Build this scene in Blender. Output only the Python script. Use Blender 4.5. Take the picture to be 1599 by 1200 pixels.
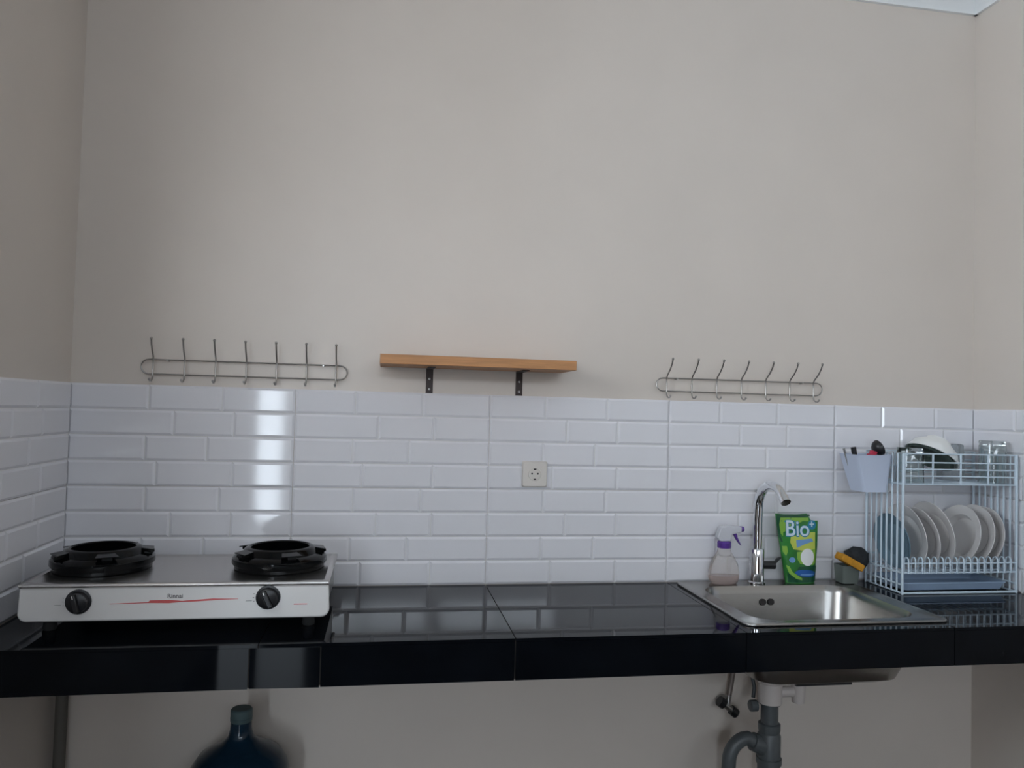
import bpy, bmesh, math, random
from mathutils import Vector, Matrix
random.seed(4)
for o in list(bpy.data.objects): bpy.data.objects.remove(o)
S = bpy.context.scene
COL = S.collection
PI = math.pi
ZC = 0.80                       # height of the worktop above the floor
XL, XR = -0.631, 2.337          # inner faces of the side walls
YF = -6.0                       # wall behind the camera
CEIL = ZC + 2.12

# ------------------------------------------------------------------ camera
def make_camera():
    x, y, z, yaw, pit, rol, f = 0.2668, -2.3796, 0.556 + ZC, -0.1670, 0.0333, 0.0269, 1178.3
    fw = Vector((-math.sin(yaw)*math.cos(pit), math.cos(yaw)*math.cos(pit), math.sin(pit)))
    r = Vector((math.cos(yaw), math.sin(yaw), 0)); u = r.cross(fw)
    c, s = math.cos(rol), math.sin(rol)
    R, U = c*r + s*u, -s*r + c*u
    cam = bpy.data.cameras.new('camera'); o = bpy.data.objects.new('camera', cam)
    m = Matrix((R, U, -fw)).transposed().to_4x4(); m.translation = (x, y, z)
    o.matrix_world = m
    cam.sensor_fit = 'HORIZONTAL'; cam.sensor_width = 36; cam.lens = f/1599*36
    cam.clip_start = 0.02
    COL.objects.link(o); S.camera = o
make_camera()

# ------------------------------------------------------------------ light
S.view_settings.view_transform = 'Standard'; S.view_settings.look = 'None'
S.view_settings.gamma = 1; S.view_settings.use_curve_mapping = False
S.view_settings.exposure = 0.5
SKY = 13.0
W = bpy.data.worlds.new('overcast_sky'); S.world = W; W.use_nodes = True
bg = W.node_tree.nodes['Background']
bg.inputs['Color'].default_value = (0.79, 0.895, 1.0, 1); bg.inputs['Strength'].default_value = SKY
YC, XW = -3.40, -3.0                           # the left wall ends at YC; behind it the room widens to XW
DOOR = (-1.25, -0.79, 2.12)                    # narrow doorway in the wall behind the camera: x0, x1, head height
FILL_VENTS = [(-0.55, 0.82), (0.92, 2.27)]          # unseen high transoms in the same wall, added for frontal fill light
VZ = (2.35, 2.75)
LW = (-2.25, -1.05, 1.52, 2.36)                # high window in the left wall: y0, y1, z0, z1
def portal(name, loc, rot, sx, sy):
    l = bpy.data.lights.new(name, 'AREA'); l.shape = 'RECTANGLE'; l.size = sx; l.size_y = sy
    l.cycles.is_portal = True
    o = bpy.data.objects.new(name, l); o.location = loc; o.rotation_euler = rot; COL.objects.link(o)
portal('doorway_portal', ((DOOR[0]+DOOR[1])/2, YF-0.16, DOOR[2]/2), (PI/2, 0, 0), DOOR[1]-DOOR[0], DOOR[2])
portal('side_window_portal', (XL-0.165, (LW[0]+LW[1])/2, (LW[2]+LW[3])/2), (0, -PI/2, 0), LW[3]-LW[2], LW[1]-LW[0])
for a, b in FILL_VENTS:
    portal('fill_transom_portal', ((a+b)/2, YF-0.16, (VZ[0]+VZ[1])/2), (PI/2, 0, 0), b-a, VZ[1]-VZ[0])

# ------------------------------------------------------------------ materials
MATS = {}
def mat(name, col, rough=0.5, metal=0.0, noise=0.0, nscale=8.0, bump=0.0, bscale=60.0, stretch=None, **kw):
    if name in MATS: return MATS[name]
    m = bpy.data.materials.new(name); m.use_nodes = True; MATS[name] = m
    nt = m.node_tree; b = nt.nodes['Principled BSDF']
    b.inputs['Base Color'].default_value = (*col, 1); b.inputs['Roughness'].default_value = rough
    b.inputs['Metallic'].default_value = metal
    for k, v in kw.items(): b.inputs[k.replace('_', ' ')].default_value = v
    if noise or bump:
        tc = nt.nodes.new('ShaderNodeTexCoord'); mp = nt.nodes.new('ShaderNodeMapping')
        nt.links.new(tc.outputs['Object'], mp.inputs['Vector'])
        if stretch: mp.inputs['Scale'].default_value = stretch
    if noise:
        n = nt.nodes.new('ShaderNodeTexNoise'); n.inputs['Scale'].default_value = nscale; n.inputs['Detail'].default_value = 5
        nt.links.new(mp.outputs['Vector'], n.inputs['Vector'])
        r = nt.nodes.new('ShaderNodeValToRGB'); r.color_ramp.elements[0].position = 0.3; r.color_ramp.elements[1].position = 0.7
        r.color_ramp.elements[0].color = (*[c*(1-noise) for c in col], 1); r.color_ramp.elements[1].color = (*[min(1, c*(1+noise)) for c in col], 1)
        nt.links.new(n.outputs['Fac'], r.inputs['Fac']); nt.links.new(r.outputs['Color'], b.inputs['Base Color'])
    if bump:
        n2 = nt.nodes.new('ShaderNodeTexNoise'); n2.inputs['Scale'].default_value = bscale; n2.inputs['Detail'].default_value = 3
        nt.links.new(mp.outputs['Vector'], n2.inputs['Vector'])
        bp = nt.nodes.new('ShaderNodeBump'); bp.inputs['Strength'].default_value = bump; bp.inputs['Distance'].default_value = 0.002
        nt.links.new(n2.outputs['Fac'], bp.inputs['Height']); nt.links.new(bp.outputs['Normal'], b.inputs['Normal'])
    return m
PAINT = mat('wall_paint', (0.685, 0.615, 0.553), 0.36, noise=0.02, nscale=3, bump=0.05, bscale=120)
CEILM = mat('ceiling_white', (0.85, 0.87, 0.88), 0.7)
TILE = mat('white_glazed_tile', (0.80, 0.79, 0.82), 0.07, noise=0.01, nscale=4, IOR=1.43)
GROUT = mat('white_grout', (0.70, 0.69, 0.68), 0.5)
BLACKT = mat('black_polished_tile', (0.004, 0.005, 0.007), 0.03, noise=0.2, nscale=10, IOR=1.21)
CGROUT = mat('worktop_grout', (0.16, 0.14, 0.12), 0.8)
FLOORM = mat('floor_ceramic', (0.055, 0.042, 0.035), 0.12, noise=0.15, nscale=5)
CONC = mat('concrete', (0.55, 0.54, 0.52), 0.9, noise=0.1)
STEEL = mat('brushed_steel', (0.36, 0.35, 0.335), 0.25, 1.0, bump=0.05, bscale=90, stretch=(1, 30, 30))
STEEL3 = mat('stove_steel', (0.52, 0.50, 0.485), 0.26, 1.0, bump=0.04, bscale=90, stretch=(1, 30, 30))
STEEL2 = mat('dull_steel', (0.46, 0.45, 0.44), 0.35, 1.0)
CHROME = mat('chrome', (0.75, 0.76, 0.78), 0.08, 1.0)
WIRE = mat('chromed_wire', (0.42, 0.40, 0.38), 0.3, 1.0)
WHITEE = mat('white_enamel', (0.78, 0.76, 0.74), 0.25)
BLACKE = mat('black_enamel', (0.003, 0.0035, 0.004), 0.12, IOR=1.3)
BLACKP = mat('black_plastic', (0.012, 0.012, 0.014), 0.35)
RUBBER = mat('black_rubber', (0.02, 0.02, 0.02), 0.8)
BRASS = mat('burner_brass', (0.35, 0.26, 0.12), 0.4, 1.0)
WOOD = mat('orange_wood', (0.50, 0.235, 0.09), 0.5, noise=0.18, nscale=9, stretch=(1, 12, 12))
IRON = mat('brown_iron', (0.035, 0.018, 0.014), 0.5)
RACKW = mat('white_coated_wire', (0.62, 0.72, 0.80), 0.35)
CUPM = mat('lavender_plastic', (0.60, 0.66, 0.80), 0.4)
TRAYM = mat('blue_grey_tray', (0.32, 0.42, 0.56), 0.3)
PORC = mat('white_porcelain', (0.74, 0.71, 0.69), 0.12)
PORCB = mat('blue_grey_glaze', (0.15, 0.24, 0.30), 0.15)
BOWLM = mat('white_melamine', (0.84, 0.85, 0.84), 0.3)
GLASS = mat('clear_glass', (0.90, 0.95, 0.94), 0.02, Transmission_Weight=1.0, IOR=1.45)
CLEARP = mat('clear_plastic', (0.90, 0.93, 0.95), 0.25, Transmission_Weight=0.85, IOR=1.25)
GBOWL = mat('green_glass', (0.25, 0.32, 0.29), 0.05, Transmission_Weight=0.8, IOR=1.45)
SOCK = mat('ivory_plastic', (0.72, 0.67, 0.62), 0.35)
DARKH = mat('socket_hole', (0.03, 0.025, 0.025), 0.6)
PVC = mat('grey_pvc', (0.085, 0.095, 0.10), 0.4)
PVCW = mat('white_pvc', (0.62, 0.56, 0.53), 0.4)
PVCL = mat('painted_pipe', (0.12, 0.11, 0.095), 0.6)
HOSE = mat('braided_hose', (0.25, 0.21, 0.19), 0.45, 0.6, bump=0.4, bscale=500)
GALLON = mat('blue_polycarbonate', (0.01, 0.035, 0.065), 0.15, Transmission_Weight=0.35, IOR=1.4)
GCAP = mat('pale_bottle_cap', (0.07, 0.11, 0.115), 0.5)
GREEN = mat('pouch_green', (0.03, 0.20, 0.035), 0.28, noise=0.35, nscale=14)
DGREEN = mat('pouch_dark_green', (0.006, 0.075, 0.03), 0.28)
LIME = mat('pouch_lime', (0.24, 0.46, 0.06), 0.28)
YELLOW = mat('pouch_yellow', (0.55, 0.62, 0.10), 0.3)
PBLUE = mat('pouch_blue', (0.01, 0.10, 0.36), 0.3)
PSKY = mat('pouch_sky_blue', (0.02, 0.22, 0.38), 0.3)
PLBLUE = mat('pouch_light_blue', (0.16, 0.34, 0.62), 0.3)
PWHITE = mat('pouch_white', (0.62, 0.74, 0.82), 0.3)
PURPLE = mat('purple_plastic', (0.10, 0.035, 0.28), 0.35)
HEADW = mat('milky_plastic', (0.62, 0.62, 0.66), 0.35)
SPRAYB = mat('clear_pink_bottle', (0.95, 0.92, 0.90), 0.08, Transmission_Weight=0.9, IOR=1.25)
SOAP = mat('pink_liquid', (0.75, 0.60, 0.56), 0.1, Transmission_Weight=0.6, IOR=1.3)
ORANGE = mat('orange_sponge', (0.62, 0.28, 0.02), 0.8, noise=0.15, nscale=60, bump=0.5, bscale=200)
SCOUR = mat('black_scourer', (0.02, 0.022, 0.025), 0.9, noise=0.4, nscale=80, bump=0.8, bscale=300)
CADDY = mat('grey_green_plastic', (0.13, 0.15, 0.135), 0.35)
REDP = mat('red_plastic', (0.50, 0.02, 0.06), 0.35)
REDINK = mat('red_print', (0.62, 0.10, 0.10), 0.3)
GREYINK = mat('grey_print', (0.14, 0.13, 0.13), 0.4)
DOORW = mat('brown_door', (0.09, 0.04, 0.025), 0.4, noise=0.2, nscale=6, stretch=(8, 8, 1))

# ------------------------------------------------------------------ mesh helpers
class MB:
    def __init__(s): s.v = []; s.f = []
    def add(s, vs, fs):
        n = len(s.v); s.v += [tuple(v) for v in vs]; s.f += [tuple(i+n for i in f) for f in fs]; return s
    def box(s, x0, x1, y0, y1, z0, z1, M=None):
        vs = [Vector((x, y, z)) for z in (z0, z1) for x, y in ((x0, y0), (x1, y0), (x1, y1), (x0, y1))]
        if M: vs = [M @ v for v in vs]
        return s.add(vs, [(3, 2, 1, 0), (4, 5, 6, 7), (0, 1, 5, 4), (1, 2, 6, 5), (2, 3, 7, 6), (3, 0, 4, 7)])
    def loft(s, loops, close=True, cap0=True, cap1=True):
        k = len(loops[0]); vs = [v for l in loops for v in l]; fs = []
        for i in range(len(loops)-1):
            for j in range(k if close else k-1):
                a, b = i*k+j, i*k+(j+1) % k
                fs.append((a, b, b+k, a+k))
        if cap0: fs.append(tuple(reversed(range(k))))
        if cap1: fs.append(tuple(range((len(loops)-1)*k, len(loops)*k)))
        return s.add(vs, fs)
    def lathe(s, prof, n=32, M=None, cap0=True, cap1=True):
        loops = []
        for r, z in prof:
            l = [Vector((r*math.cos(2*PI*i/n), r*math.sin(2*PI*i/n), z)) for i in range(n)]
            loops.append([M @ v for v in l] if M else l)
        return s.loft(loops, True, cap0, cap1)
    def cyl(s, p0, p1, r0, r1=None, n=16):
        return s.tube([p0, p1], r0, n, radii=[r0, r0 if r1 is None else r1])
    def tube(s, pts, r, n=8, radii=None, closed=False):
        pts = [Vector(p) for p in pts]; N = len(pts); loops = []
        up = None
        for i, p in enumerate(pts):
            if closed: t = (pts[(i+1) % N]-pts[i-1]).normalized()
            else: t = (pts[min(i+1, N-1)]-pts[max(i-1, 0)]).normalized()
            if up is None:
                up = Vector((0, 0, 1)) if abs(t.z) < 0.9 else Vector((0, 1, 0))
            a = (up - t*up.dot(t)).normalized(); up = a; b = t.cross(a)
            rr = radii[i] if radii else r
            loops.append([p + rr*(math.cos(2*PI*k/n)*a + math.sin(2*PI*k/n)*b) for k in range(n)])
        if closed: loops.append(loops[0]); return s.loft(loops, True, False, False)
        return s.loft(loops)
    def ball(s, c, r, n=8, sz=1.0):
        c = Vector(c)
        return s.lathe([(max(1e-4, r*math.sin(PI*i/n)), -r*sz*math.cos(PI*i/n)) for i in range(n+1)], 2*n, Matrix.Translation(c))
    def prism(s, poly, y0, y1):       # outline in x,z extruded along y
        return s.loft([[Vector((x, y0, z)) for x, z in poly], [Vector((x, y1, z)) for x, z in poly]])
    def mesh(s, name, m, smooth=None):
        me = bpy.data.meshes.new(name); me.from_pydata(s.v, [], s.f)
        bm = bmesh.new(); bm.from_mesh(me)
        bmesh.ops.recalc_face_normals(bm, faces=bm.faces); bm.to_mesh(me); bm.free()
        me.materials.append(m)
        if smooth is not None:
            me.polygons.foreach_set('use_smooth', [True]*len(me.polygons)); me.set_sharp_from_angle(angle=math.radians(smooth))
        me.update(); return me
    def build(s, name, m, parent=None, loc=(0, 0, 0), smooth=40, bevel=0.0, rot=None):
        return put(name, s.mesh(name, m, smooth), parent, loc, bevel, rot)
def put(name, me, parent=None, loc=(0, 0, 0), bevel=0.0, rot=None):
    o = bpy.data.objects.new(name, me); COL.objects.link(o); o.location = loc
    if rot: o.rotation_euler = rot
    if parent: o.parent = parent
    if bevel:
        b = o.modifiers.new('bevel', 'BEVEL'); b.width = bevel; b.segments = 2; b.limit_method = 'ANGLE'
    return o
def tag(o, label, cat, group=None):
    o['label'] = label; o['category'] = cat
    if group: o['group'] = group
    return o
def thing(name, loc, label, cat, rz=0, group=None):
    o = bpy.data.objects.new(name, None); o.empty_display_size = 0.05; COL.objects.link(o)
    o.location = loc; o.rotation_euler = (0, 0, rz); return tag(o, label, cat, group)
def struct(o): o['kind'] = 'structure'; return o
def rrect(x0, x1, y0, y1, r, z, n=6):
    out = []
    for cx, cy, a0 in ((x1-r, y1-r, 0), (x0+r, y1-r, 90), (x0+r, y0+r, 180), (x1-r, y0+r, 270)):
        for i in range(n+1):
            a = math.radians(a0 + 90*i/n); out.append(Vector((cx+r*math.cos(a), cy+r*math.sin(a), z)))
    return out
def arc(cx, cz, r, a0, a1, n=10):
    return [(cx+r*math.cos(math.radians(a0+(a1-a0)*i/n)), cz+r*math.sin(math.radians(a0+(a1-a0)*i/n))) for i in range(n+1)]
def text_mesh(txt, size, m, depth=0.0, bold=0.0, shear=0.0):
    c = bpy.data.curves.new('lettering', 'FONT'); c.body = txt; c.size = size; c.align_x = 'CENTER'; c.align_y = 'CENTER'
    c.extrude = depth; c.offset = bold; c.shear = shear; c.resolution_u = 4
    t = bpy.data.objects.new('lettering', c); COL.objects.link(t)
    dg = bpy.context.evaluated_depsgraph_get()
    me = bpy.data.meshes.new_from_object(t.evaluated_get(dg))
    bpy.data.objects.remove(t); me.materials.clear(); me.materials.append(m)
    return me

# ------------------------------------------------------------------ room shell
PW = 0.008                                              # painted wall sits this far behind the tile faces
floor = struct(MB().box(XW-0.2, XR+0.2, YF-0.2, 0.2, -0.1, 0).build('floor', FLOORM))
struct(MB().box(XW-0.2, XR+0.2, YF-0.2, 0.2, CEIL, CEIL+0.1).build('ceiling', CEILM))
wall_back = struct(MB().box(XL-0.2, XR+0.2, PW, 0.2, 0, CEIL).build('wall_back', PAINT))
xl, xr = XL-PW, XR+PW
wall_left = struct(MB().box(xl-0.15, xl, LW[1], PW, 0, CEIL).box(xl-0.15, xl, YC, LW[0], 0, CEIL)
                   .box(xl-0.15, xl, LW[0], LW[1], 0, LW[2]).box(xl-0.15, xl, LW[0], LW[1], LW[3], CEIL).build('wall_left', PAINT))
struct(MB().box(XW, xl-0.15, YC, YC+0.15, 0, CEIL).build('wall_recess', PAINT))
struct(MB().box(XW-0.15, XW, YF-0.15, YC+0.15, 0, CEIL).build('wall_far_left', PAINT))
wall_right = struct(MB().box(xr, xr+0.15, YF, PW, 0, CEIL).build('wall_right', PAINT))
b = MB().box(XW, DOOR[0], YF-0.15, YF, 0, CEIL).box(DOOR[0], DOOR[1], YF-0.15, YF, DOOR[2], CEIL).box(DOOR[0], DOOR[1], YF-0.15, YF, 0, 0.08)
b.box(DOOR[1], xr, YF-0.15, YF, 0, VZ[0]).box(DOOR[1], xr, YF-0.15, YF, VZ[1], CEIL)
xs = [DOOR[1]] + [v for ab in FILL_VENTS for v in ab] + [xr]
for i in range(0, len(xs), 2): b.box(xs[i], xs[i+1], YF-0.15, YF, VZ[0], VZ[1])
struct(b.build('wall_front', PAINT))
# cornice under the ceiling
def cornice(name, p0, p1, inward):
    prof = [(0, 2.03), (0.012, 2.03), (0.016, 2.045), (0.035, 2.06), (0.055, 2.09), (0.075, 2.10), (0.085, 2.12), (0, 2.12)]
    l = []
    for p in (p0, p1): l.append([Vector((p[0]+inward[0]*d, p[1]+inward[1]*d, ZC+z)) for d, z in prof])
    return struct(MB().loft(l).build(name, CEILM))
cornice('trim_1', (xl, PW), (xr, PW), (0, -1))
cornice('trim_2', (xr, PW), (xr, YF), (-1, 0))
cornice('trim_3', (xl, PW), (xl, YC), (1, 0))
# doorway frame and frames of the added fill transoms behind the camera
struct(MB().box(DOOR[0]-0.05, DOOR[0], YF-0.15, YF+0.012, 0, DOOR[2]+0.05).box(DOOR[1], DOOR[1]+0.05, YF-0.15, YF+0.012, 0, DOOR[2]+0.05)
       .box(DOOR[0], DOOR[1], YF-0.15, YF+0.012, DOOR[2], DOOR[2]+0.05).build('door_1', DOORW))
f = MB().box(xl-0.10, xl+0.01, LW[0], LW[0]+0.03, LW[2], LW[3]).box(xl-0.10, xl+0.01, LW[1]-0.03, LW[1], LW[2], LW[3])
f.box(xl-0.10, xl+0.01, LW[0]+0.03, LW[1]-0.03, LW[2], LW[2]+0.03).box(xl-0.10, xl+0.01, LW[0]+0.03, LW[1]-0.03, LW[3]-0.03, LW[3])
struct(f.build('window_3', DOORW))
# dark wooden folding doors below the transoms, added unseen to cut low bounce light
fd = struct(MB().box(-0.66, 2.30, YF+0.001, YF+0.02, 0, 2.1).build('added_door_2', DOORW))
for k in range(6):
    x0 = -0.64 + k*0.488
    MB().box(x0+0.02, x0+0.45, YF+0.02, YF+0.034, 0.10, 0.74).box(x0+0.02, x0+0.45, YF+0.02, YF+0.034, 0.86, 2.0).build('added_door_leaf', DOORW, fd, bevel=.004)
for i, (a, c) in enumerate(FILL_VENTS):
    f = MB().box(a, a+0.04, YF-0.1, YF+0.01, VZ[0], VZ[1]).box(c-0.04, c, YF-0.1, YF+0.01, VZ[0], VZ[1])
    f.box(a+0.04, c-0.04, YF-0.1, YF+0.01, VZ[0], VZ[0]+0.04).box(a+0.04, c-0.04, YF-0.1, YF+0.01, VZ[1]-0.04, VZ[1])
    f.box((a+c)/2-0.015, (a+c)/2+0.015, YF-0.08, YF-0.02, VZ[0]+0.04, VZ[1]-0.04)
    struct(f.build('window_%d' % (i+1), DOORW))  # frame of an opening added only to let in fill light
# wall tiles: 60 x 30 cm panels embossed with four rows of bevelled bricks
ROWS = [(0.30, 0.645), (0.42, 0.705), (0.29, 0.58), (0.345, 0.705)]
BRICKS = {}
def brick_mesh(w, h):
    key = (round(w, 4), round(h, 4))
    if key not in BRICKS:
        bv, d = 0.0075, 0.0042
        g = 0.0006
        a = [Vector((g, 0, g)), Vector((w-g, 0, g)), Vector((w-g, 0, h-g)), Vector((g, 0, h-g))]
        bx_ = min(bv, w*0.3)
        t = [Vector((bx_, -d, bv)), Vector((w-bx_, -d, bv)), Vector((w-bx_, -d, h-bv)), Vector((bx_, -d, h-bv))]
        BRICKS[key] = MB().loft([a, t]).mesh('wall_tile', TILE)
    return BRICKS[key]
def tile_wall(wall, origin, rz, start, end, first):
    # local x runs along the wall, local -y faces the room
    t = first
    while t < end - 1e-6:
        a, c = max(t, start), min(t+0.6, end)
        if t == first: a = start
        for lev in range(2):
            z0 = ZC + 0.3*lev
            p = MB().box(0.0007, c-a-0.0007, 0, 0.0042, 0.0007, 0.2993).mesh('tile_panel', GROUT)
            M = Matrix.Rotation(rz, 4, 'Z')
            loc = Vector(origin) + M @ Vector((a, 0.0038, 0)) + Vector((0, 0, z0))
            po = put('tile_panel', p, wall, loc, rot=(0, 0, rz))
            for r in range(4):
                e = [0, *ROWS[r], 1]
                for k in range(3):
                    b0, b1 = (0 if k == 0 else max(t+0.6*e[k], a)-a), min(t+0.6*e[k+1], c)-a
                    if b1-b0 < 0.008: continue
                    put('wall_tile', brick_mesh(b1-b0, 0.075), po, (b0, 0.0002, 0.3-0.075*(r+1)))
        t += 0.6
tile_wall(wall_back, (0, 0, 0), 0, XL-.0055, XR+.0055, -0.6)
tile_wall(wall_left, (XL, 0, 0), PI/2, -1.2, 0.004, -1.2)
tile_wall(wall_right, (XR, 0, 0), -PI/2, -0.004, 1.2, 0)

# ------------------------------------------------------------------ worktop
CY = -0.5585
wt = thing('kitchen_worktop', (0.85, -0.28, ZC), 'long glossy black tiled kitchen worktop built along the white tiled wall', 'worktop')
off = Vector((-0.85, 0.28, 0))
SX0, SX1, SY0, SY1 = 1.245, 1.805, -0.495, -0.035      # hole for the sink
s = MB().box(XL, SX0, CY+0.008, 0, -0.1, -0.008).box(SX1, XR, CY+0.008, 0, -0.1, -0.008)
s.box(SX0, SX1, CY+0.008, SY0, -0.1, -0.008).box(SX0, SX1, SY1, 0, -0.1, -0.008)
s.build('slab', CGROUT, wt, off)
g = 0.0012
for a, c in ((XL, 0), (0, 0.6), (0.6, 1.2), (1.2, 1.8), (1.8, XR)):
    m = MB(); x0, x1 = a+g, c-g
    if a < 1.1: m.box(x0, x1, CY, -0.0005, -0.008, 0)
    elif a == 1.2: m.box(x0, SX0, CY, -0.0005, -0.008, 0).box(SX0, x1, CY, SY0, -0.008, 0).box(SX0, x1, SY1, -0.0005, -0.008, 0)
    else: m.box(SX1, x1, CY, -0.0005, -0.008, 0).box(x0, SX1, CY, SY0, -0.008, 0).box(x0, SX1, SY1, -0.0005, -0.008, 0)
    m.build('top_tile', BLACKT, wt, off)
for a, c, ya, yb in ((XL, -.02, 0, 0), (-.02, .14, .0025, -.0032), (.14, .6, 0, 0), (.6, 1.2, 0, 0), (1.2, 1.8, 0, 0), (1.8, XR, 0, 0)):
    x0, x1 = a+g, c-g        # one short cut piece is set slightly askew
    MB().loft([[Vector((x0, CY+ya, z)), Vector((x1, CY+yb, z)), Vector((x1, CY+.0078, z)), Vector((x0, CY+.0078, z))] for z in (-.101, -.0085)]).build('front_tile', BLACKT, wt, off, smooth=None)

# ------------------------------------------------------------------ sink
sk = thing('kitchen_sink', (1.525, -0.265, ZC), 'rectangular stainless steel drop-in sink set into the black worktop', 'sink')
def L(x0, x1, y0, y1, r, z): return [v - Vector((1.525, -0.265, 0)) for v in rrect(x0, x1, y0, y1, r, z, 8)]
X0, X1, Y0, Y1 = 1.222, 1.830, -0.515, -0.012
m = MB().loft([L(X0, X1, Y0, Y1, .03, .0005), L(X0+.002, X1-.002, Y0+.002, Y1-.002, .029, .006), L(X0+.007, X1-.007, Y0+.007, Y1-.007, .026, .0075),
               L(X0+.013, X1-.013, Y0+.013, Y1-.013, .024, .005), L(1.275, 1.777, -.470, -.078, .075, .004),
               L(1.279, 1.773, -.466, -.082, .073, -.002), L(1.285, 1.767, -.460, -.088, .07, -.02), L(1.295, 1.757, -.450, -.098, .07, -.15), L(1.305, 1.747, -.44, -.108, .07, -.178),
               L(1.33, 1.722, -.415, -.133, .06, -.19), L(1.40, 1.65, -.35, -.19, .05, -.195)], True, False, True)
rim = m.build('basin', STEEL, sk, smooth=35)
sd = rim.modifiers.new('sheet', 'SOLIDIFY'); sd.thickness = 0.0012; sd.offset = -1
MB().lathe([(.041, 0), (.044, .003), (.036, .004), (.030, -.001), (.005, -.002)], 28).build('drain_strainer', CHROME, sk, (-.055, .045, -.1945))
for dx in (-.014, .014):
    MB().lathe([(.0105, -.0008), (.0105, .0008)], 16, Matrix.Rotation(PI/2, 4, 'X')).build('overflow_hole', DARKH, sk, (-.018+dx, .1705, -.045), rot=(math.radians(-4), 0, 0))
MB().box(-.10, .07, -.150, -.138, -.196, -.1915).build('underside_strip', BLACKP, sk)

# faucet on the rear ledge
fc = thing('faucet', (1.495, -0.045, ZC+0.0055), 'tall chrome gooseneck faucet standing on the back ledge of the sink', 'faucet')
MB().lathe([(.027, 0), (.027, .004), (.0235, .007), (.0235, .108), (.021, .113), (.014, .115)], 28).build('body', CHROME, fc)
pts = [(0, 0, .11), (0, 0, .16), (0, 0, .21), (0, -.003, .245)]
for i in range(1, 13):
    a = math.radians(180 - 142*i/12); pts.append((0.000, -.093-.090*math.cos(a), .246+.084*math.sin(a)))
n = len(pts); spout = MB().tube(pts, .012, 14, radii=[.0165-.003*i/n for i in range(n)])
sp = spout.build('spout', CHROME, fc)
e = Vector(pts[-1]); dr = (e-Vector(pts[-2])).normalized()
MB().cyl(e-dr*.004, e+dr*.018, .0155, .0155, 18).build('aerator', CHROME, fc)
h = MB().cyl((.018, -.005, .060), (.058, -.010, .060), .0135, .0135, 18).build('handle_hub', BLACKP, fc)
MB().loft([[Vector((.056+dx, -.012+dy, .062+dz)) for dx, dy, dz in q] for q in (
    [(-.008, -.009, -.004), (-.008, .009, -.004), (.004, .009, .006), (.004, -.009, .006)],
    [(.010, -.008, .020), (.010, .008, .020), (.022, .008, .024), (.022, -.008, .024)])]).build('lever', BLACKP, fc, bevel=.002)

# ------------------------------------------------------------------ gas stove
SX, SYF, SYB = -0.204, -0.45, -0.10
st = thing('gas_stove', (SX, -0.27, ZC), 'white fronted two burner gas stove on the left of the worktop', 'stove')
ox, oy = -SX, 0.27
w = 0.35
# front panel with rounded lower corners
poly = [(-w, .109)] + arc(-w+.02, .05, .02, 180, 270, 6)[:0] + [(-w-.003+.0, .05)] + arc(-w+.017, .05, .02, 180, 270, 6)[1:] + arc(w-.017, .05, .02, 270, 360, 6) + [(w, .109)]
MB().prism(poly, SYF+oy, SYF+oy+.02).build('front_panel', WHITEE, st, bevel=.004)
MB().box(-w+.008, w-.008, SYF+oy+.02, SYB+oy, .034, .108).build('side_body', STEEL2, st)
tp = MB().loft([[Vector((x, y, z)) for x, y, z in l] for l in [
    [(-w, SYF+oy-.002, .109), (w, SYF+oy-.002, .109), (w, SYB+oy, .109), (-w, SYB+oy, .109)],
    [(-w-.001, SYF+oy-.006, .113), (w+.001, SYF+oy-.006, .113), (w+.001, SYB+oy, .113), (-w-.001, SYB+oy, .113)],
    [(-w, SYF+oy-.004, .119), (w, SYF+oy-.004, .119), (w, SYB+oy, .119), (-w, SYB+oy, .119)],
    [(-w+.012, SYF+oy+.010, .121), (w-.012, SYF+oy+.010, .121), (w-.012, SYB+oy-.012, .121), (-w+.012, SYB+oy-.012, .121)],
    [(-w+.02, SYF+oy+.022, .117), (w-.02, SYF+oy+.022, .117), (w-.02, SYB+oy-.02, .117), (-w+.02, SYB+oy-.02, .117)]]])
tp.build('top_plate', STEEL3, st, bevel=.0015)
for sx_ in (-1, 1):
    for yy in (SYF+.05, SYB-.04):
        MB().lathe([(.014, 0), (.016, .004), (.012, .036)], 14).build('foot', RUBBER, st, (sx_*(w-.05), yy+oy, 0))
for kx, kz, rot in ((-0.425, .077, -.25), (0.003, .081, -.45)):
    R = Matrix.Rotation(PI/2, 4, 'X')
    k = MB().lathe([(.029, 0), (.029, .003), (.0245, .004), (.023, .016), (.020, .018)], 28, R).build('control_knob', BLACKP, st, (kx-SX, SYF+oy, kz))
    MB().box(-.0055, .0055, -.030, -.017, -.021, .021, Matrix.Rotation(rot, 4, 'Y')).build('grip', BLACKP, k, bevel=.002)
    MB().box(-.001, .001, -.0305, -.0298, .012, .020, Matrix.Rotation(rot, 4, 'Y')).build('pointer_mark', WHITEE, k)
    d = MB(); 
    for a in (165, 180, 195): d.box(-.036, -.033, -.0006, 0, -.0006, .0006, Matrix.Rotation(math.radians(a-180), 4, 'Y'))
    d.box(-.052, -.038, -.0006, 0, -.0086, -.0076)
    d.build('dial_mark', GREYINK, st, (kx-SX, SYF+oy, kz))
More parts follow.
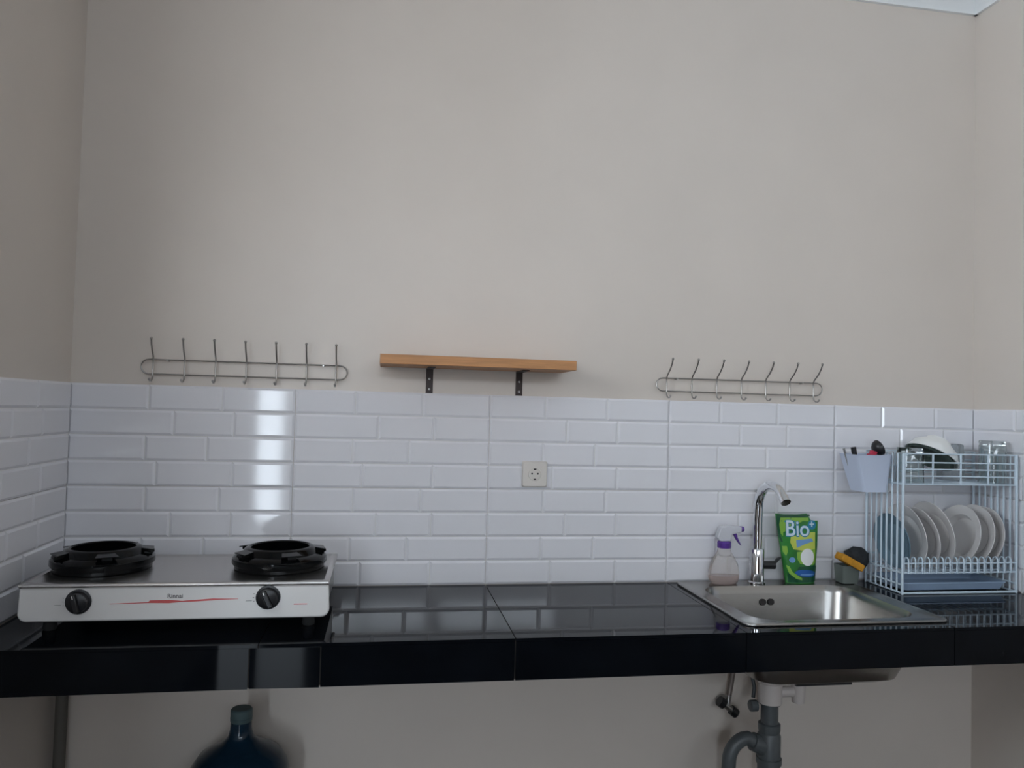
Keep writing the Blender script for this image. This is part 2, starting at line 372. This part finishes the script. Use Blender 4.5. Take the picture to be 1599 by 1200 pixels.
# red flash, printed name and dash
fl = [(-.357, .0715), (-.275, .0735), (-.272, .0775), (-.235, .0785), (-.205, .0755), (-.16, .0765), (-.152, .0795), (-.115, .0795), (-.112, .0785),
      (-.067, .0785), (-.067, .0770), (-.125, .0765), (-.150, .0735), (-.185, .0735), (-.205, .0735), (-.225, .0715), (-.255, .0720), (-.275, .0725), (-.357, .0703)]
m = MB()
for (xa, za, zb), (xb, zc, zd) in zip([(-.357, .0700, .0712), (-.272, .0715, .0735), (-.268, .0715, .0775), (-.225, .0705, .0780), (-.195, .0730, .0755), (-.165, .0735, .0775), (-.125, .0755, .0800), (-.110, .0768, .0795), (-.067, .0775, .0785)],
                                      [(-.272, .0715, .0735), (-.268, .0715, .0775), (-.225, .0705, .0780), (-.195, .0730, .0755), (-.165, .0735, .0775), (-.125, .0755, .0800), (-.110, .0768, .0795), (-.067, .0775, .0785)]):
    m.loft([[Vector((xa-SX, y, za)), Vector((xb-SX, y, zc)), Vector((xb-SX, y, zd)), Vector((xa-SX, y, zb))] for y in (SYF+oy-.0007, SYF+oy+.001)])
m.build('red_flash', REDINK, st, smooth=None)
MB().box(.064-SX, .096-SX, SYF+oy-.0007, SYF+oy+.001, .0625, .0645).build('red_dash', REDINK, st)
put('brand_lettering', text_mesh('Rinnai', .0145, GREYINK, .0004, .0002), st, (-.2115-SX, SYF+oy-.0005, .087), rot=(PI/2, 0, 0))
for bx_, by_ in ((-.437, -.262), (.004, -.262)):
    base = (bx_-SX, by_+oy, .117)
    MB().lathe([(.112, 0), (.116, .002), (.116, .010), (.108, .013), (.085, .006), (.05, .004)], 40).build('drip_tray', BLACKE, st, base)
    MB().lathe([(.02, .004), (.044, .006), (.046, .022), (.040, .030), (.030, .034), (.012, .036)], 28).build('burner_head', BRASS, st, base)
    ps = MB().lathe([(.105, .010), (.119, .011), (.1225, .016), (.122, .028), (.114, .035), (.099, .039), (.091, .051), (.085, .055), (.079, .056), (.075, .053), (.084, .030), (.084, .011)], 44, None, False, False)
    sup = ps.build('pan_support', BLACKE, st, base)
    for ang in (12, 78, 148, 218, 292):
        M = Matrix.Rotation(math.radians(ang), 4, 'Z')
        prof = [(.084, .049), (.104, .049), (.118, .045), (.1205, .038), (.114, .035), (.118, .027), (.100, .026), (.090, .030)]
        MB().loft([[M @ Vector((x, y, z)) for x, z in prof] for y in (-.012, .012)]).build('support_arm', BLACKE, sup, bevel=.002)
        MB().loft([[M @ Vector(v) for v in ((.080, -.018, z), (.117, -.027, z-.006), (.117, .027, z-.006), (.080, .018, z))] for z in (.050, .053)]).build('pan_tab', BLACKE, sup, bevel=.001)

# ------------------------------------------------------------------ wall shelf
sh = thing('wall_shelf', (.541, PW, ZC+.674), 'short orange-brown wooden wall shelf on two brown brackets', 'shelf')
MB().box(-.29, .29, -.19-PW, -.001, .003, .031).build('board', WOOD, sh, bevel=.0015)
for bx_ in (.405, .692):
    br = MB().box(-.011, .011, -.0035, -.0002, -.085, .003).box(-.011, .011, -.12, -.0035, 0, .003).build('bracket', IRON, sh, (bx_-.541, 0, 0), bevel=.0008)
    for z in (-.030, -.062):
        MB().lathe([(.004, 0), (.003, .0015), (.001, .002)], 10, Matrix.Rotation(PI/2, 4, 'X')).build('screw', STEEL2, br, (0, -.0035, z))

# ------------------------------------------------------------------ hook rails
def hook_rail(cx, zc, tip, label):
    t = thing('hook_rail', (cx, PW, ZC+zc), label, 'hook rail', group='wire hook rails on the wall above the tiles')
    hw, hh = .297, .0215; y = -.018
    pts = [(x, y, z) for x, z in arc(hw-hh, 0, hh, -90, 90, 8)] + [(x, y, z) for x, z in arc(-hw+hh, 0, hh, 90, 270, 8)]
    MB().tube(pts, .0022, 8, closed=True).build('rail', WIRE, t)
    for sx_ in (-.225, .225):
        MB().cyl((sx_, 0, .0205), (sx_, -.020, .0205), .004, .003, 10).build('mounting_screw', STEEL2, t)
    p = [(0, y-tip, .082), (0, y-tip*.86, .066), (0, y-tip*.55, .047), (0, y-tip*.15, .031), (0, y-.002, .022), (0, y-.003, 0), (0, y-.003, -.024),
         (0, y-.006, -.036), (0, y-.016, -.043), (0, y-.030, -.043), (0, y-.036, -.038)]
    hm = MB().tube(p, .0024, 8).ball(p[0], .0042, 5).ball(p[-1], .0038, 5).mesh('hook', WIRE, 50)
    for k in range(7): put('hook', hm, t, (-.263+.0877*k, 0, 0))
hook_rail(-.145, .653, .032, 'chrome wire rail of seven hooks on the wall above the stove')
hook_rail(1.446, .651, .055, 'chrome wire rail of seven hooks on the wall above the sink')

# ------------------------------------------------------------------ power socket
so = thing('power_socket', (.748, 0, ZC+.350), 'ivory round-pin power socket on the white wall tiles', 'socket')
R = Matrix.Rotation(PI/2, 4, 'X')
def plate(x, y0, y1, r): return MB().loft([[R @ v for v in rrect(-x, x, -x, x, r, z)] for z in (y0, y1)])
MB().loft([[R @ v for v in rrect(-a, a, -a, a, .006, z)] for a, z in ((.041, .0), (.041, .006), (.038, .011))]).build('cover_plate', SOCK, so)
well = MB().lathe([(.0215, .0112), (.0205, .0125), (.019, .0125), (.0185, .0113)], 32, R, False, False).build('socket_ring', SOCK, so)
MB().lathe([(.0185, .0105), (.0185, .0114)], 32, R).build('socket_face', SOCK, so)
for x in (-.0095, .0095): MB().lathe([(.003, .0114), (.003, .0122)], 12, R).build('pin_hole', DARKH, so, (x, 0, .002))
for z in (-.016, .016): MB().box(-.004, .004, -.0132, -.0114, z-.0022, z+.0022).build('earth_clip', DARKH, so)

# ------------------------------------------------------------------ things on the sink ledge
LZ = ZC + 0.0055
# spray bottle
sb = thing('spray_bottle', (1.379, -.046, LZ), 'clear spray bottle with purple collar and trigger beside the faucet', 'spray bottle')
def oval(prof, n=28, k=.55): return [[Vector((r*math.cos(2*PI*i/n), k2*r*math.sin(2*PI*i/n), z)) for i in range(n)] for r, k2, z in prof]
MB().loft(oval([(.040, .6, 0), (.047, .62, .004), (.052, .62, .02), (.052, .62, .04), (.046, .64, .065), (.033, .72, .088), (.023, .85, .102), (.0205, 1, .112), (.0205, 1, .118)])).build('bottle', SPRAYB, sb)
MB().loft(oval([(.038, .56, .003), (.0485, .58, .012), (.0495, .58, .022), (.049, .58, .028)])).build('liquid', SOAP, sb)
MB().lathe([(.0215, .116), (.0225, .118), (.0225, .134), (.019, .138)], 24).build('collar', PURPLE, sb)
MB().prism([(-.030, .150), (-.018, .138), (.018, .138), (.022, .160), (.056, .168), (.056, .184), (.010, .190), (-.016, .184)], -.012, .012).build('spray_head', HEADW, sb, bevel=.003)
MB().prism([(.028, .166), (.040, .166), (.044, .150), (.052, .134), (.058, .122), (.050, .130), (.038, .146)], -.006, .006).build('trigger', PURPLE, sb, bevel=.0015)
MB().cyl((.054, 0, .176), (.066, 0, .176), .0095, .0085, 12).build('nozzle', PURPLE, sb)

# refill pouch
po = thing('detergent_pouch', (1.642, -.044, LZ), 'green refill pouch of dish soap standing behind the sink', 'pouch')
PH = .228
def px0(z): return -.044 - .040*(z/PH)**1.0 + .0
def px1(z): return .060 + .010*min(1, z/.12)
def pth(z): return .0012 + .021*(max(0, 1-(z/PH)**1.3))
def pfront(x, z):
    a, c = px0(z), px1(z); u = max(-1, min(1, 2*(x-a)/(c-a)-1))
    return -pth(z)*(1-abs(u)**2.6)**0.8 - .0006 + .0016*math.sin(60*x+45*z)*(1-u*u)*(z/PH)
def top_z(x):
    if x < .030: return PH - .004*math.sin((x+.085)/.115*PI)
    if x < .042: return PH - (x-.030)/.012*.022
    return PH - .024
NX, NZ = 22, 26
for_side = []
m = MB(); vf, vb = [], []
for j in range(NZ+1):
    for i in range(NX+1):
        u = i/NX; zz = PH*j/NZ; x = px0(zz)+(px1(zz)-px0(zz))*u
        z = min(zz, top_z(x)); x = px0(z)+(px1(z)-px0(z))*u
        y = pfront(x, z); vf.append((x, y, z)); vb.append((x, max(.0008, -y*.75), z))
K = NX+1; N0 = len(vf); fs = []
for j in range(NZ):
    for i in range(NX):
        a = j*K+i; fs += [(a, a+1, a+K+1, a+K), (N0+a, N0+a+K, N0+a+K+1, N0+a+1)]
for i in range(NX):
    fs += [(i+1, i, N0+i, N0+i+1), (NZ*K+i, NZ*K+i+1, N0+NZ*K+i+1, N0+NZ*K+i)]
for j in range(NZ):
    fs += [(j*K, (j+1)*K, N0+(j+1)*K, N0+j*K), (j*K+NX, N0+j*K+NX, N0+(j+1)*K+NX, (j+1)*K+NX)]
m.add(vf+vb, fs); m.build('pouch_body', GREEN, po, smooth=60)
def decal(name, poly, mt, lift, parent=po):
    bm = bmesh.new(); vs = [bm.verts.new((x, 0, z)) for x, z in poly]; bm.faces.new(vs)
    bmesh.ops.triangulate(bm, faces=bm.faces)
    for _ in range(3):
        es = [e for e in bm.edges if e.calc_length() > .008]
        if not es: break
        bmesh.ops.subdivide_edges(bm, edges=es, cuts=1, use_grid_fill=False); bmesh.ops.triangulate(bm, faces=bm.faces)
    for v in bm.verts: v.co.y = pfront(v.co.x, v.co.z) - lift
    me = bpy.data.meshes.new(name); bm.to_mesh(me); bm.free(); me.materials.append(mt)
    o = put(name, me, parent); sd = o.modifiers.new('ink', 'SOLIDIFY'); sd.thickness = .0002; return o
def ell(cx, cz, rx, rz, n=24, rot=0):
    return [(cx+rx*math.cos(2*PI*i/n)*math.cos(rot)-rz*math.sin(2*PI*i/n)*math.sin(rot), cz+rx*math.cos(2*PI*i/n)*math.sin(rot)+rz*math.sin(2*PI*i/n)*math.cos(rot)) for i in range(n)]
def decal_text(name, txt, size, mt, x, z, lift, bold=0, rot=0, sx_=1.0):
    me = text_mesh(txt, size, mt, .0002, bold)
    for v in me.vertices:
        a, c, d = v.co.x*sx_, v.co.y, v.co.z
        X, Z = x+a*math.cos(rot)-c*math.sin(rot), z+a*math.sin(rot)+c*math.cos(rot)
        v.co = (X, pfront(X, Z)-lift-d, Z)
    return put(name, me, po)
# zoom frame: 923 px = 100 px; convert picture fractions to pouch coordinates
def zq(u, v): return (-.084 + (u-95)*.000252, .226 - (v-100)*.000228)
def zp(l): return [zq(*p) for p in l]
decal('dark_seal', zp([(112, 104), (575, 104), (590, 128), (420, 150), (250, 132), (140, 134), (150, 240), (165, 400), (200, 500), (178, 500), (140, 400), (118, 250)]), DGREEN, .0004)
decal('dark_base', zp([(262, 930), (330, 1000), (430, 1060), (640, 1060), (650, 880), (400, 850), (640, 840), (690, 850), (676, 1075), (270, 1080)]), DGREEN, .0004)
decal('lime_field', zp([(165, 150), (560, 150), (560, 200), (300, 190), (200, 260), (200, 420), (170, 380), (150, 250)]), LIME, .0005)
decal('yellow_field', zp([(300, 420), (600, 360), (660, 360), (655, 600), (600, 640), (440, 620), (330, 600), (290, 500)]), YELLOW, .0005)
decal('lime_swirl', zp([(380, 640), (660, 600), (660, 800), (620, 830), (420, 810), (380, 740)]), LIME, .0006)
decal('swoosh', zp([(240, 830), (280, 850), (320, 930), (440, 1010), (440, 1040), (360, 1020), (280, 950)]), LIME, .0007)
decal('leaf_splash', zp([(190, 560), (250, 560), (260, 640), (240, 700), (200, 640)]), LIME, .0007)
decal('plate_picture', ell(*zq(530, 715), .026, .028), BOWLM, .0009)
decal('blue_drop', ell(*zq(315, 755), .010, .009), PLBLUE, .0008)
decal('slogan_banner', zp([(370, 470), (600, 450), (625, 490), (490, 530), (375, 580)]), PLBLUE, .0009)
decal('blue_banner', ell(*zq(505, 945), .040, .0115, rot=-.08), PBLUE, .0010)
decal('banner_streak', zp([(420, 955), (610, 955), (640, 968), (560, 975), (420, 968)]), PLBLUE, .0013)
decal('badge', ell(*zq(610, 255), .016, .0155), PSKY, .0008)
decal('logo_crest', zp([(215, 195), (300, 185), (380, 205), (360, 222), (220, 215)]), PSKY, .0008)
decal_text('logo_outline', 'Bio', .072, PSKY, *zq(398, 318), .0014, .0030, -.02, .92)
decal_text('logo_lettering', 'Bio', .072, PWHITE, *zq(396, 314), .0021, .0006, -.02, .92)
decal_text('logo_plus', '+', .034, PWHITE, *zq(606, 250), .0014, .0008)

# sponge caddy
ca = thing('sponge_caddy', (1.812, -.058, ZC+.0076), 'small grey plastic caddy at the back corner of the sink', 'caddy')
lp = lambda a, c, z, r=.008: rrect(-a, a, -c, c, r, z)
MB().loft([lp(.028, .026, 0), lp(.033, .030, .058), lp(.031, .028, .058), lp(.026, .024, .003)], True, True, True).build('cup', CADDY, ca)
sg = MB().loft([lp(.042, .022, -.011, .006), lp(.044, .024, -.008, .006), lp(.044, .024, .008, .006), lp(.042, .022, .011, .006)]).build('orange_sponge', ORANGE, None, (1.806, -.082, ZC+.080), rot=(0, math.radians(28), 0))
tag(sg, 'orange sponge lying tilted on top of the grey caddy', 'sponge')
me = MB().ball((0, 0, 0), .041, 9, .9).mesh('black_scourer', SCOUR, 60)
for v in me.vertices:
    n = v.co.normalized(); v.co *= 1 + .10*math.sin(9*n.x+3*n.z)*math.cos(7*n.y+5*n.z) + random.uniform(-.05, .05)
tag(put('black_scourer', me, None, (1.850, -.053, ZC+.085)), 'ragged black scouring pad behind the orange sponge', 'scourer')

# ------------------------------------------------------------------ dish rack
RX0, RX1, RY0, RY1, RH = 1.908, 2.322, -.205, -.022, .448
rk = thing('dish_rack', ((RX0+RX1)/2, (RY0+RY1)/2, ZC), 'two tier white wire dish rack in the right corner of the worktop', 'dish rack')
O = Vector((-(RX0+RX1)/2, -(RY0+RY1)/2, 0))
def wires(name, segs, r, parent=rk):
    m = MB()
    for p in segs: m.tube([Vector(q)+O for q in p], r, 6)
    return m.build(name, RACKW, parent)
r1 = .0032
for x in (RX0, RX1):
    for y in (RY0, RY1): wires('corner_post', [[(x, y, 0), (x, y, RH)]], .0042)
    fr = wires('side_frame', [[(x, RY0, .004), (x, RY1, .004), (x, RY1, RH), (x, RY0, RH), (x, RY0, .004)]], r1)
    for z in (.03, .068, .35): wires('side_rail', [[(x, RY0, z), (x, RY1, z)]], r1, fr)
    for k in range(1, 7):
        y = RY0 + (RY1-RY0)*k/7
        wires('side_bar', [[(x, y, .004), (x, y, RH)]], .0030, fr)
# bottom frame
for y in (RY0, RY1): wires('base_rail', [[(RX0, y, .004), (RX1, y, .004)]], .004)
# lower basket
def hoop(z): return [[(RX0, RY0, z), (RX1, RY0, z), (RX1, RY1, z), (RX0, RY1, z), (RX0, RY0, z)]]
lb = wires('lower_basket', hoop(.068), .0027)
for y in (RY0, RY1): wires('basket_rail', [[(RX0, y, .098), (RX1, y, .098)]], .0027, lb)
for y in (-.15, -.08): wires('basket_rail', [[(RX0, y, .064), (RX1, y, .064)]], .0027, lb)
for k in range(16):
    x = RX0 + .020 + (RX1-RX0-.03)*k/15.5
    lo = [(x, RY0-.003, .066), (x, RY0-.003, .104)] + [(x, RY0+.007-.010*math.cos(a), .106+.010*math.sin(a)) for a in (.6, 1.2, 1.57, 2.0, 2.6)] + [(x, RY0+.018, .104), (x, RY0+.018, .062), (x, RY1, .062), (x, RY1, .104)]
    wires('plate_loop', [lo], .0024, lb)
# upper basket
ub = wires('upper_basket', hoop(.350), .0024)
for y in (RY0, RY1):
    for z in (.376, .398, .420, RH): wires('basket_rail', [[(RX0, y, z), (RX1, y, z)]], .0024, ub)
for k in range(5):
    x = RX0 + .005 + (RX1-RX0-.01)*k/4
    wires('basket_bar', [[(x, RY0, RH), (x, RY0, .350), (x, RY1, .350), (x, RY1, RH)]], .0032, ub)
for k in range(1, 7):
    y = RY0 + (RY1-RY0)*k/7
    wires('basket_floor_bar', [[(RX0, y, .350), (RX1, y, .350)]], .0022, ub)
# drip tray inside
dt = thing('drip_tray', ((RX0+RX1)/2-.004, (RY0+RY1)/2, ZC+.0082), 'blue grey plastic drip tray under the plates in the dish rack', 'tray')
lp2 = lambda a, c, z: rrect(-a, a, -c, c, .012, z)
MB().loft([lp2(.178, .070, 0), lp2(.186, .078, .022), lp2(.189, .081, .022), lp2(.189, .081, .026), lp2(.184, .076, .026), lp2(.176, .068, .004)]).build('tray', TRAYM, dt)

# plates standing on edge
def plate(x, R, tilt, mt, label, y=-.112, deep=.0):
    pr = [(.0005, .004), (R*.56, .004), (R*.62, .006), (R*.72, .012+deep), (R*.96, .019+deep), (R, .022+deep), (R*.995, .024+deep), (R*.95, .0225+deep), (R*.70, .0155+deep), (R*.60, .0085), (.0005, .0072)]
    m = MB().lathe(pr, 48, Matrix.Translation((0, 0, -.01)), False, False)
    o = m.build('dinner_plate', mt, None, (x, y, ZC + .0665 + R*math.cos(math.radians(tilt)) + .011*abs(math.sin(math.radians(tilt)))), rot=(0, math.radians(-90+tilt), 0), smooth=30)
    return tag(o, label, 'plate', 'plates standing in the dish rack')
plate(1.950, .090, -8, PORCB, 'small blue grey plate, leftmost in the dish rack')
plate(1.998, .106, -8, PORC, 'large white plate right beside the blue grey plate')
plate(2.050, .100, -8, PORC, 'second white plate from the left, slightly lower, in the dish rack')
plate(2.095, .110, -8, PORC, 'third white plate from the left, the tallest of the dish rack')
plate(2.205, .102, 12, PORC, 'deep white plate leaning right, beyond the empty gap in the dish rack', deep=.012)
plate(2.243, .104, 12, PORC, 'white plate leaning right, second from the right end of the dish rack')
plate(2.284, .100, 11, PORC, 'rightmost white plate leaning right near the corner wall')

# upper tier: glasses, bowl, clear box
TZ = ZC + .3537
def tumbler(x, y, r, h, label, mug=False):
    t = thing('drinking_glass', (x, y, TZ), label, 'glass', group='upturned glasses on the dish rack')
    MB().lathe([(r, 0), (r*.93, h-.004), (r*.90, h), (.001, h), (.001, h-.016), (r*.84, h-.016), (r*.955, .0)], 32, None, False, False).build('glass_body', GLASS, t)
    return t
tumbler(1.966, -.160, .042, .112, 'upturned clear glass at the left front of the upper rack')
tumbler(2.276, -.155, .042, .140, 'tall upturned clear glass with thick base near the right wall')
bo = MB().lathe([(.001, .004), (.03, .003), (.033, 0), (.038, 0), (.040, .006), (.070, .030), (.084, .058), (.086, .064), (.083, .064), (.080, .058), (.067, .034), (.036, .010), (.001, .009)], 48, None, False, False)
bo = bo.build('white_bowl', BOWLM, None, (2.076+.034, -.112, TZ+.080+.054), rot=(math.radians(5), math.radians(180+32), 0))
tag(bo, 'white bowl leaning upside down on the upper tier of the dish rack', 'bowl')
gb = MB().lathe([(.001, .005), (.036, .006), (.064, .030), (.0775, .056), (.079, .063), (.076, .063), (.0735, .056), (.061, .034), (.034, .011), (.001, .010)], 40, None, False, False)
gb = gb.build('glass_bowl', GBOWL, None, (2.076+.034-.53*.007, -.112+.0008, TZ+.134-.85*.007), rot=(math.radians(5), math.radians(180+32), 0))
tag(gb, 'dark green glass bowl nested inside the tilted white bowl', 'bowl')
cbo = MB().loft([rrect(-.034, .034, -.034, .034, .010, 0), rrect(-.030, .030, -.030, .030, .010, .120), rrect(-.025, .025, -.025, .025, .010, .124)], True, False, True).loft(
    [rrect(-.0328, .0328, -.0328, .0328, .010, 0), rrect(-.0288, .0288, -.0288, .0288, .009, .1185), rrect(-.0242, .0242, -.0242, .0242, .009, .1225)], True, False, True)
tag(cbo.build('food_container', CLEARP, None, (2.196, -.064, TZ)), 'upturned clear plastic food container on the upper rack', 'container')

# utensil cup hung on the left side of the rack
UC = (1.838, -.118)
uc = thing('utensil_cup', (UC[0], UC[1], ZC+.318), 'pale lavender plastic utensil cup hung on the side of the dish rack', 'cup')
def ul(x0, x1, c, z, r=.010): return rrect(x0, x1, -c, c, r, z)
MB().loft([ul(-.034, .050, .040, 0), ul(-.068, .060, .050, .118), ul(-.070, .060, .052, .121), ul(-.066, .057, .048, .121), ul(-.032, .047, .037, .003)]).build('cup_body', CUPM, uc)
for ya, yb in ((-.023, -.015), (.024, .031)):
    MB().box(.0585, .076, ya, yb, .104, .1225).build('hanger', CUPM, uc)
def utensil(name, mt, label, cat, pts, radii, extra=None):
    base = Vector(pts[0]); t = thing(name, base, label, cat, group='utensils in the lavender cup')
    MB().tube([Vector(p)-base for p in pts], .005, 10, radii=radii).build('handle', mt, t)
    if extra: extra(t, base)
    return t
UZ = ZC+.324
utensil('kitchen_knife', BLACKP, 'black handled knife in the lavender cup', 'knife', [(1.818, -.128, UZ), (1.797, -.128, UZ+.07), (1.785, -.126, UZ+.138)], [.003, .007, .009])
utensil('table_fork', STEEL2, 'steel fork standing at the left edge of the lavender cup', 'fork', [(1.812, -.100, UZ), (1.785, -.104, UZ+.07), (1.764, -.106, UZ+.132)], [.002, .0025, .004])
def peel(t, base):
    MB().loft([[Vector((x, y, z)) for x, z in ((.004, .104), (.030, .114), (.034, .124), (.012, .130))] for y in (-.006, .006)]).build('peeler_head', REDP, t, bevel=.002)
utensil('vegetable_peeler', REDP, 'red peeler in the lavender cup', 'peeler', [(1.826, -.140, UZ), (1.830, -.140, UZ+.07), (1.832, -.140, UZ+.118)], [.003, .005, .007], peel)
def ladle(t, base):
    M = Matrix.Translation((.022, -.004, .134)) @ Matrix.Rotation(math.radians(66), 4, 'Y')
    MB().lathe([(.001, -.016), (.015, -.012), (.024, -.002), (.027, .008), (.025, .008), (.022, -.001), (.013, -.010), (.001, -.014)], 28, M, False, False).build('ladle_bowl', BLACKP, t)
utensil('soup_ladle', BLACKP, 'dark ladle with round bowl at the back of the lavender cup', 'ladle', [(1.858, -.110, UZ), (1.868, -.112, UZ+.08), (1.874, -.114, UZ+.132)], [.004, .005, .006], ladle)

# ------------------------------------------------------------------ under the worktop
dp = thing('drain_trap', (1.463, -.2, 0), 'dark grey plastic drain pipe with curved trap under the sink', 'drain pipe')
def D(z): return ZC+z
MB().lathe([(.036, D(-.322)), (.036, D(-.262)), (.041, D(-.258)), (.041, D(-.198))], 28).build('drain_flange', PVCW, dp)
MB().cyl((.03, 0, D(-.292)), (.075, 0, D(-.292)), .016, .016, 16).lathe([(.019, D(-.326)), (.022, D(-.27)), (.022, D(-.262))], 20, Matrix.Translation((.095, 0, 0))).build('overflow_branch', PVCW, dp)
MB().cyl((.095, 0, D(-.263)), (.095, .02, D(-.200)), .013, .013, 14).build('overflow_pipe', PVCW, dp)
MB().lathe([(.026, D(-.41)), (.026, D(-.325)), (.034, D(-.325)), (.034, D(-.305))], 24).build('tail_pipe', PVC, dp)
MB().lathe([(.031, D(-.412)), (.033, D(-.405)), (.033, D(-.386)), (.029, D(-.383))], 24).build('collar_nut', PVC, dp)
MB().lathe([(.030, D(-.66)), (.034, D(-.64)), (.034, D(-.505)), (.038, D(-.505)), (.038, D(-.488)), (.0345, D(-.488)), (.0345, D(-.42)), (.030, D(-.412))], 24).build('trap_body', PVC, dp)
MB().cyl((-.020, 0, D(-.452)), (-.055, 0, D(-.438)), .030, .027, 20).build('elbow_nut', PVC, dp)
el = [(-.030, 0, D(-.448))]
for i in range(9):
    a = math.radians(95+85*i/8); el.append((-.068+.062*math.cos(a), 0, D(-.495)+.068*math.sin(a)))
el += [(-.133, 0, D(-.56)), (-.135, .01, D(-.70)), (-.135, .01, .001)]
MB().tube(el, .021, 16).build('waste_hose', PVC, dp)
MB().lathe([(.0145, -.012), (.017, -.010), (.017, .010), (.013, .012)], 16, Matrix.Translation((-.048, .01, D(-.335))) @ Matrix.Rotation(PI/2, 4, 'Y')).build('side_plug', PVC, dp)

av = thing('angle_valve', (1.405, PW, ZC-.395), 'small dark angle valve on the wall beneath the sink', 'valve')
MB().cyl((0, 0, 0), (0, -.008, 0), .022, .022, 18).cyl((0, -.006, 0), (0, -.05, 0), .010, .010, 14).build('wall_flange', STEEL2, av)
MB().cyl((-.022, -.045, .012), (.024, -.045, -.020), .0105, .0105, 14).build('valve_body', STEEL2, av)
MB().cyl((-.030, -.045, .018), (-.014, -.045, .007), .017, .017, 12).build('valve_knob', BLACKP, av)
MB().cyl((.012, -.045, -.012), (.030, -.045, -.026), .0155, .0155, 12).build('valve_nut', BLACKP, av)
MB().cyl((0, -.045, 0), (.004, -.045, .036), .009, .009, 12).build('hose_nut', STEEL2, av)
hz = MB().tube([(1.409, -.037, ZC-.36), (1.414, -.037, ZC-.33), (1.423, -.038, ZC-.27), (1.440, -.045, ZC-.18), (1.478, -.05, ZC-.09), (1.490, -.046, ZC-.012)], .0085, 12).build('water_hose', HOSE)
tag(hz, 'braided water hose rising from the wall valve to the faucet', 'hose')
h2 = MB().tube([(1.440, -.14, ZC-.33), (1.446, -.135, ZC-.30), (1.444, -.12, ZC-.26), (1.43, -.105, ZC-.20)], .006, 10).build('overflow_hose', PVC)
tag(h2, 'thin dark hose beside the white drain fitting under the sink', 'hose')

gp = thing('wall_pipe', (-.610, -.024, 0), 'dark painted pipe running up the left corner under the worktop', 'pipe')
MB().cyl((0, 0, 0), (0, 0, ZC-.1015), .016, .016, 18).build('pipe', PVCL, gp)
for z in (.25, .58): MB().box(-.019, .019, -.003, .031, z, z+.018).build('pipe_clip', PVCL, gp)

wb = thing('water_gallon', (-.098, -.150, 0), 'dark blue refillable water gallon bottle on the floor under the stove', 'water bottle')
MB().lathe([(.120, 0), (.132, .01), (.134, .03), (.134, .12), (.128, .13), (.128, .15), (.134, .16), (.134, .25), (.129, .262), (.129, .275), (.134, .285), (.134, .325), (.128, .348),
            (.110, .375), (.080, .393), (.050, .408), (.034, .424), (.029, .445), (.028, .475), (.030, .477)], 44, None, True, True).build('bottle', GALLON, wb)
MB().lathe([(.0285, .466), (.0295, .468), (.0295, .497), (.026, .501), (.005, .501)], 28).build('cap', GCAP, wb)
